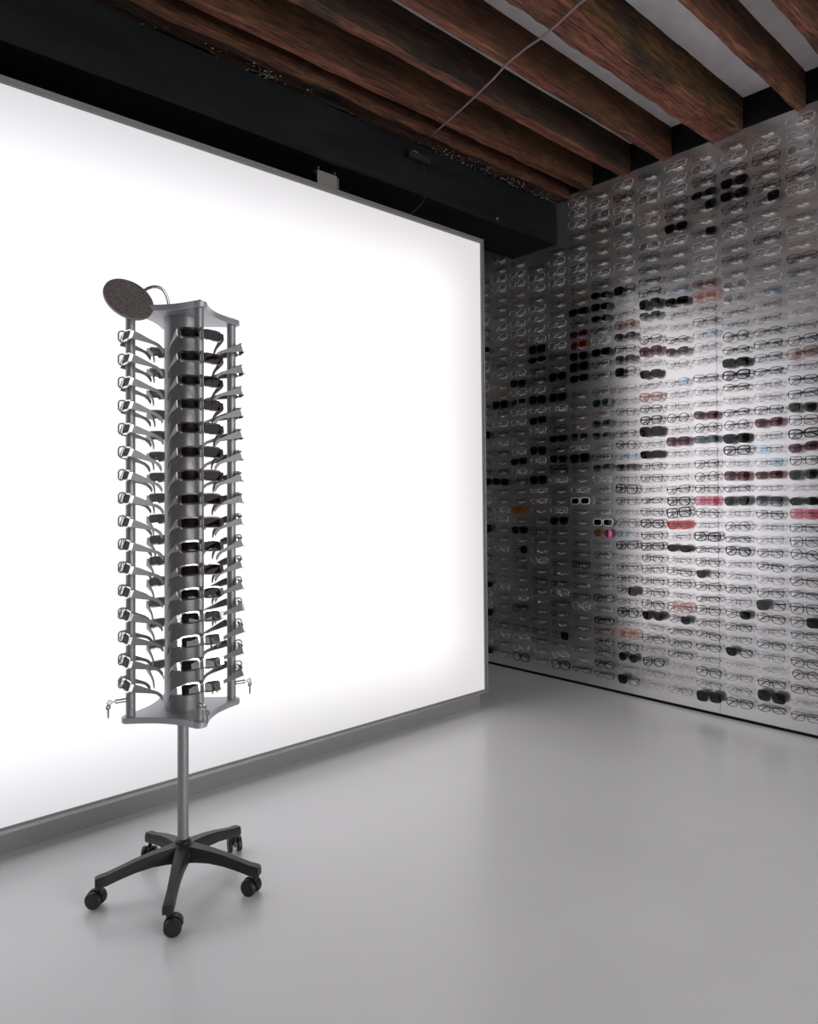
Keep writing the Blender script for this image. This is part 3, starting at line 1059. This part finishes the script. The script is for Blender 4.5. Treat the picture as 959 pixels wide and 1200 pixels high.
SG_FRAME = sf.mesh('sunglasses_frame', [M['chrome']], angle=0.7)
SG_LENS = {}
for side in (-1, 1):
    mb = MB()
    pts = sg_outline(side)
    vs = [(side * 0.0325, sgw(0.0325) - 0.0005, 0)] + [(x, sgw(x) + 0.0012, z) for x, z in pts]
    mb.add(vs, [(0, 1 + i, 1 + (i + 1) % NSEG) for i in range(NSEG)])
    SG_LENS[side] = mb.mesh('sunglasses_lens', [LN['black']], smooth=True)
SG_TEMPLE = {}
for side in (-1, 1):
    mb = MB()
    prof = [(0.0135, 0.0125, -0.0105), (0.030, 0.0115, -0.0090), (0.050, 0.0085, -0.0065), (0.070, 0.0060, -0.0040), (0.085, 0.0045, -0.0045), (0.096, 0.0010, -0.0095), (0.104, -0.0050, -0.0160), (0.108, -0.0115, -0.0200)]
    vs, fs = [], []
    for i, (y, zt, zb) in enumerate(prof):
        xo = side * (0.0650 - 0.0000 * y)
        t = 0.0016
        vs += [(xo - t, y, zb), (xo + t, y, zb), (xo + t, y, zt), (xo - t, y, zt)]
    for i in range(len(prof) - 1):
        for j in range(4):
            fs.append((i * 4 + j, i * 4 + (j + 1) % 4, (i + 1) * 4 + (j + 1) % 4, (i + 1) * 4 + j))
    fs += [(3, 2, 1, 0), tuple((len(prof) - 1) * 4 + j for j in range(4))]
    mb.add(vs, fs)
    SG_TEMPLE[side] = mb.mesh('sunglasses_temple', [M['temple']], angle=0.7)
side_words = ['facing the display wall', 'on the post away from the light panel', 'on the post under the mirror', 'facing the light panel']
side_words = {0: 'wall-side post', 1: 'panel-side post', 2: 'post under the mirror', 3: 'front post'}
for k in range(4):
    a = A0 + k * PI / 2
    for i in range(ROWS):
        r = random.Random(k * 37 + i)
        post = side_words[k]
        lab = 'slim chrome sunglasses on the stand\'s %s, %s from the bottom plate' % (post, ordinal(i + 1))
        root = thing('sunglasses', lab, 'sunglasses', group='chrome sunglasses on the revolving stand')
        Ml = SM @ rotz(a) @ Matrix.Translation((0.1765, 0, RZ0 + RDZ * i - 0.0005)) @ rotz(PI / 2 + r.gauss(0, 0.02)) @ Matrix.Rotation(-0.30 + r.gauss(0, 0.03), 4, 'X')
        root.matrix_world = Ml
        put('frame', SG_FRAME, root)
        for side in (-1, 1):
            put('lens', SG_LENS[side], root)
            put('temple', SG_TEMPLE[side], root)

# --- keys in the locks and hanging from them
def key_mb(hanging):
    mb = MB()
    # flat bow with a hole, then blade; lies in the xz plane, blade towards -z
    n = 14
    vs, fs = [], []
    for i in range(n):
        q = 2 * PI * i / n
        for rr in (0.0026, 0.0085):
            for y in (-0.001, 0.001):
                vs.append((rr * math.cos(q), y, rr * math.sin(q)))
    for i in range(n):
        j = (i + 1) % n
        A, Bq = i * 4, j * 4
        fs += [(A, A + 2, Bq + 2, Bq), (A + 1, Bq + 1, Bq + 3, A + 3), (A, Bq, Bq + 1, A + 1), (A + 2, A + 3, Bq + 3, Bq + 2)]
    mb.add(vs, fs)
    ln = 0.026 if hanging else 0.012
    bl = [(-0.0030, -0.007), (0.0030, -0.007), (0.0030, -0.007 - ln * .5), (0.0016, -0.007 - ln * .6), (0.0028, -0.007 - ln * .75), (0.0012, -0.007 - ln * .88), (0, -0.007 - ln), (-0.0030, -0.007 - ln * .85)]
    nb = len(bl)
    vs = [(x, -0.0009, z) for x, z in bl] + [(x, 0.0009, z) for x, z in bl]
    fs = [tuple(range(nb)), tuple(range(2 * nb - 1, nb - 1, -1))] + [(i, nb + i, nb + (i + 1) % nb, (i + 1) % nb) for i in range(nb)]
    mb.add(vs, fs)
    return mb
KEY_H = key_mb(True).mesh('key_blade', [M['key']])
KEY_I = key_mb(False).mesh('key_blade', [M['key']])
for k in (0, 2, 3):
    a = A0 + k * PI / 2
    w = {0: 'wall-side', 2: 'mirror-side', 3: 'front'}[k]
    P = SM @ rotz(a) @ Matrix.Translation((0.153, 0, 0.600))
    o = put('key', KEY_I)
    # inserted key: blade points to the lock (local -x of the post frame)
    o.matrix_world = P @ Matrix.Translation((0.0585, 0, 0)) @ Matrix.Rotation(PI / 2, 4, 'Y')
    tag(o, 'small nickel key standing in the lock of the %s post' % w, 'key', 'keys at the stand locks')
    o = put('key', KEY_H)
    o.matrix_world = P @ Matrix.Translation((0.0625, 0.0025, -0.0125)) @ rotz(0.5)
    tag(o, 'spare nickel key dangling below the lock of the %s post' % w, 'key', 'keys at the stand locks')

# ================================================================== SMALL THINGS NEAR THE CEILING
# mauve cable slung below the beams
cb = MB()
def ceil_pt(x, y, z):
    return (x, y, z)
from_pts = [(2.487, 2.575, 2.990), (2.484, 2.50, 3.006), (2.476, 2.43, 3.013), (2.445, 2.31, 3.011), (2.412, 2.19, 3.010), (2.370, 2.05, 3.008), (2.334, 1.94, 3.012), (2.310, 1.82, 3.010), (2.290, 1.73, 2.998), (2.266, 1.63, 2.996), (2.239, 1.52, 3.000), (2.20, 1.25, 3.000), (2.15, 0.95, 3.010), (2.05, 0.4, 3.01), (2.0, -0.6, 3.01)]
cb.tube(from_pts, 0.0048, 8)
o = cb.build('electric_cable', M['cable'], smooth=True)
tag(o, 'thin mauve cable slung across the undersides of the timber beams', 'cable')
# bracket on top of the light panel
bk = thing('bracket', 'small galvanised metal bracket standing on the light panel top rail', 'bracket', (1.91, YB + 0.01, PZ1))
mb = MB()
mb.bevbox(-0.055, 0.055, 0.0, 0.004, 0.0006, 0.068, 0.001)
mb.bevbox(-0.055, 0.055, 0.0, 0.035, 0.064, 0.068, 0.001)
mb.build('bracket_plate', M['bracket'], bk)
for sx in (-0.045, 0.045):
    MB().lathe([(0.0, -0.0), (0.0045, 0.0), (0.0045, 0.016), (0.0, 0.016)], 8, Matrix.Translation((sx, 0.006, 0.0682))).build('bolt', M['chrome_dull'], bk)
MB().bevbox(0.057, 0.066, 0.0, 0.012, 0.0006, 0.06, 0.001).build('side_lug', M['alu_dark'], bk)
# junction box with a drop cable on the girder
jb = thing('junction_box', 'flat black junction box with white edge screwed to the painted girder', 'junction box', (2.50, 2.690, 2.925))
MB().bevbox(-0.075, 0.075, -0.026, 0.004, -0.016, 0.016, 0.003).build('box_body', M['black_plastic'], jb)
MB().bevbox(-0.045, -0.015, -0.024, 0.0, 0.0162, 0.020, 0.001).build('clip', M['flake'], jb)
dc = MB().tube([(2.505, 2.672, 2.909), (2.525, 2.665, 2.85), (2.535, 2.662, 2.78), (2.52, 2.665, 2.70), (2.46, 2.675, 2.635), (2.43, 2.70, 2.606)], 0.003, 6)
o = dc.build('power_cable', M['black_plastic'], smooth=True)
tag(o, 'thin black cable dropping from the junction box to the light panel', 'cable')
# small screw head on the girder, hook on the ceiling
o = MB().lathe([(0.0, 0.0), (0.007, 0.001), (0.008, 0.004), (0.008, 0.006), (0.0, 0.006)], 12, Matrix.Translation((3.135, 2.693, 2.775)) @ Matrix.Rotation(PI / 2 + PI, 4, 'X')).build('screw', M['bracket'])
tag(o, 'small pale screw head near the lower edge of the black girder', 'screw')
o = MB().tube([(2.20, 1.83, Z_CEIL), (2.20, 1.83, 3.165), (2.205, 1.825, 3.15), (2.22, 1.82, 3.145), (2.225, 1.82, 3.155)], 0.004, 6).build('ceiling_hook', M['black_plastic'], smooth=True)
tag(o, 'little black hook screwed into the white ceiling between beams', 'hook')
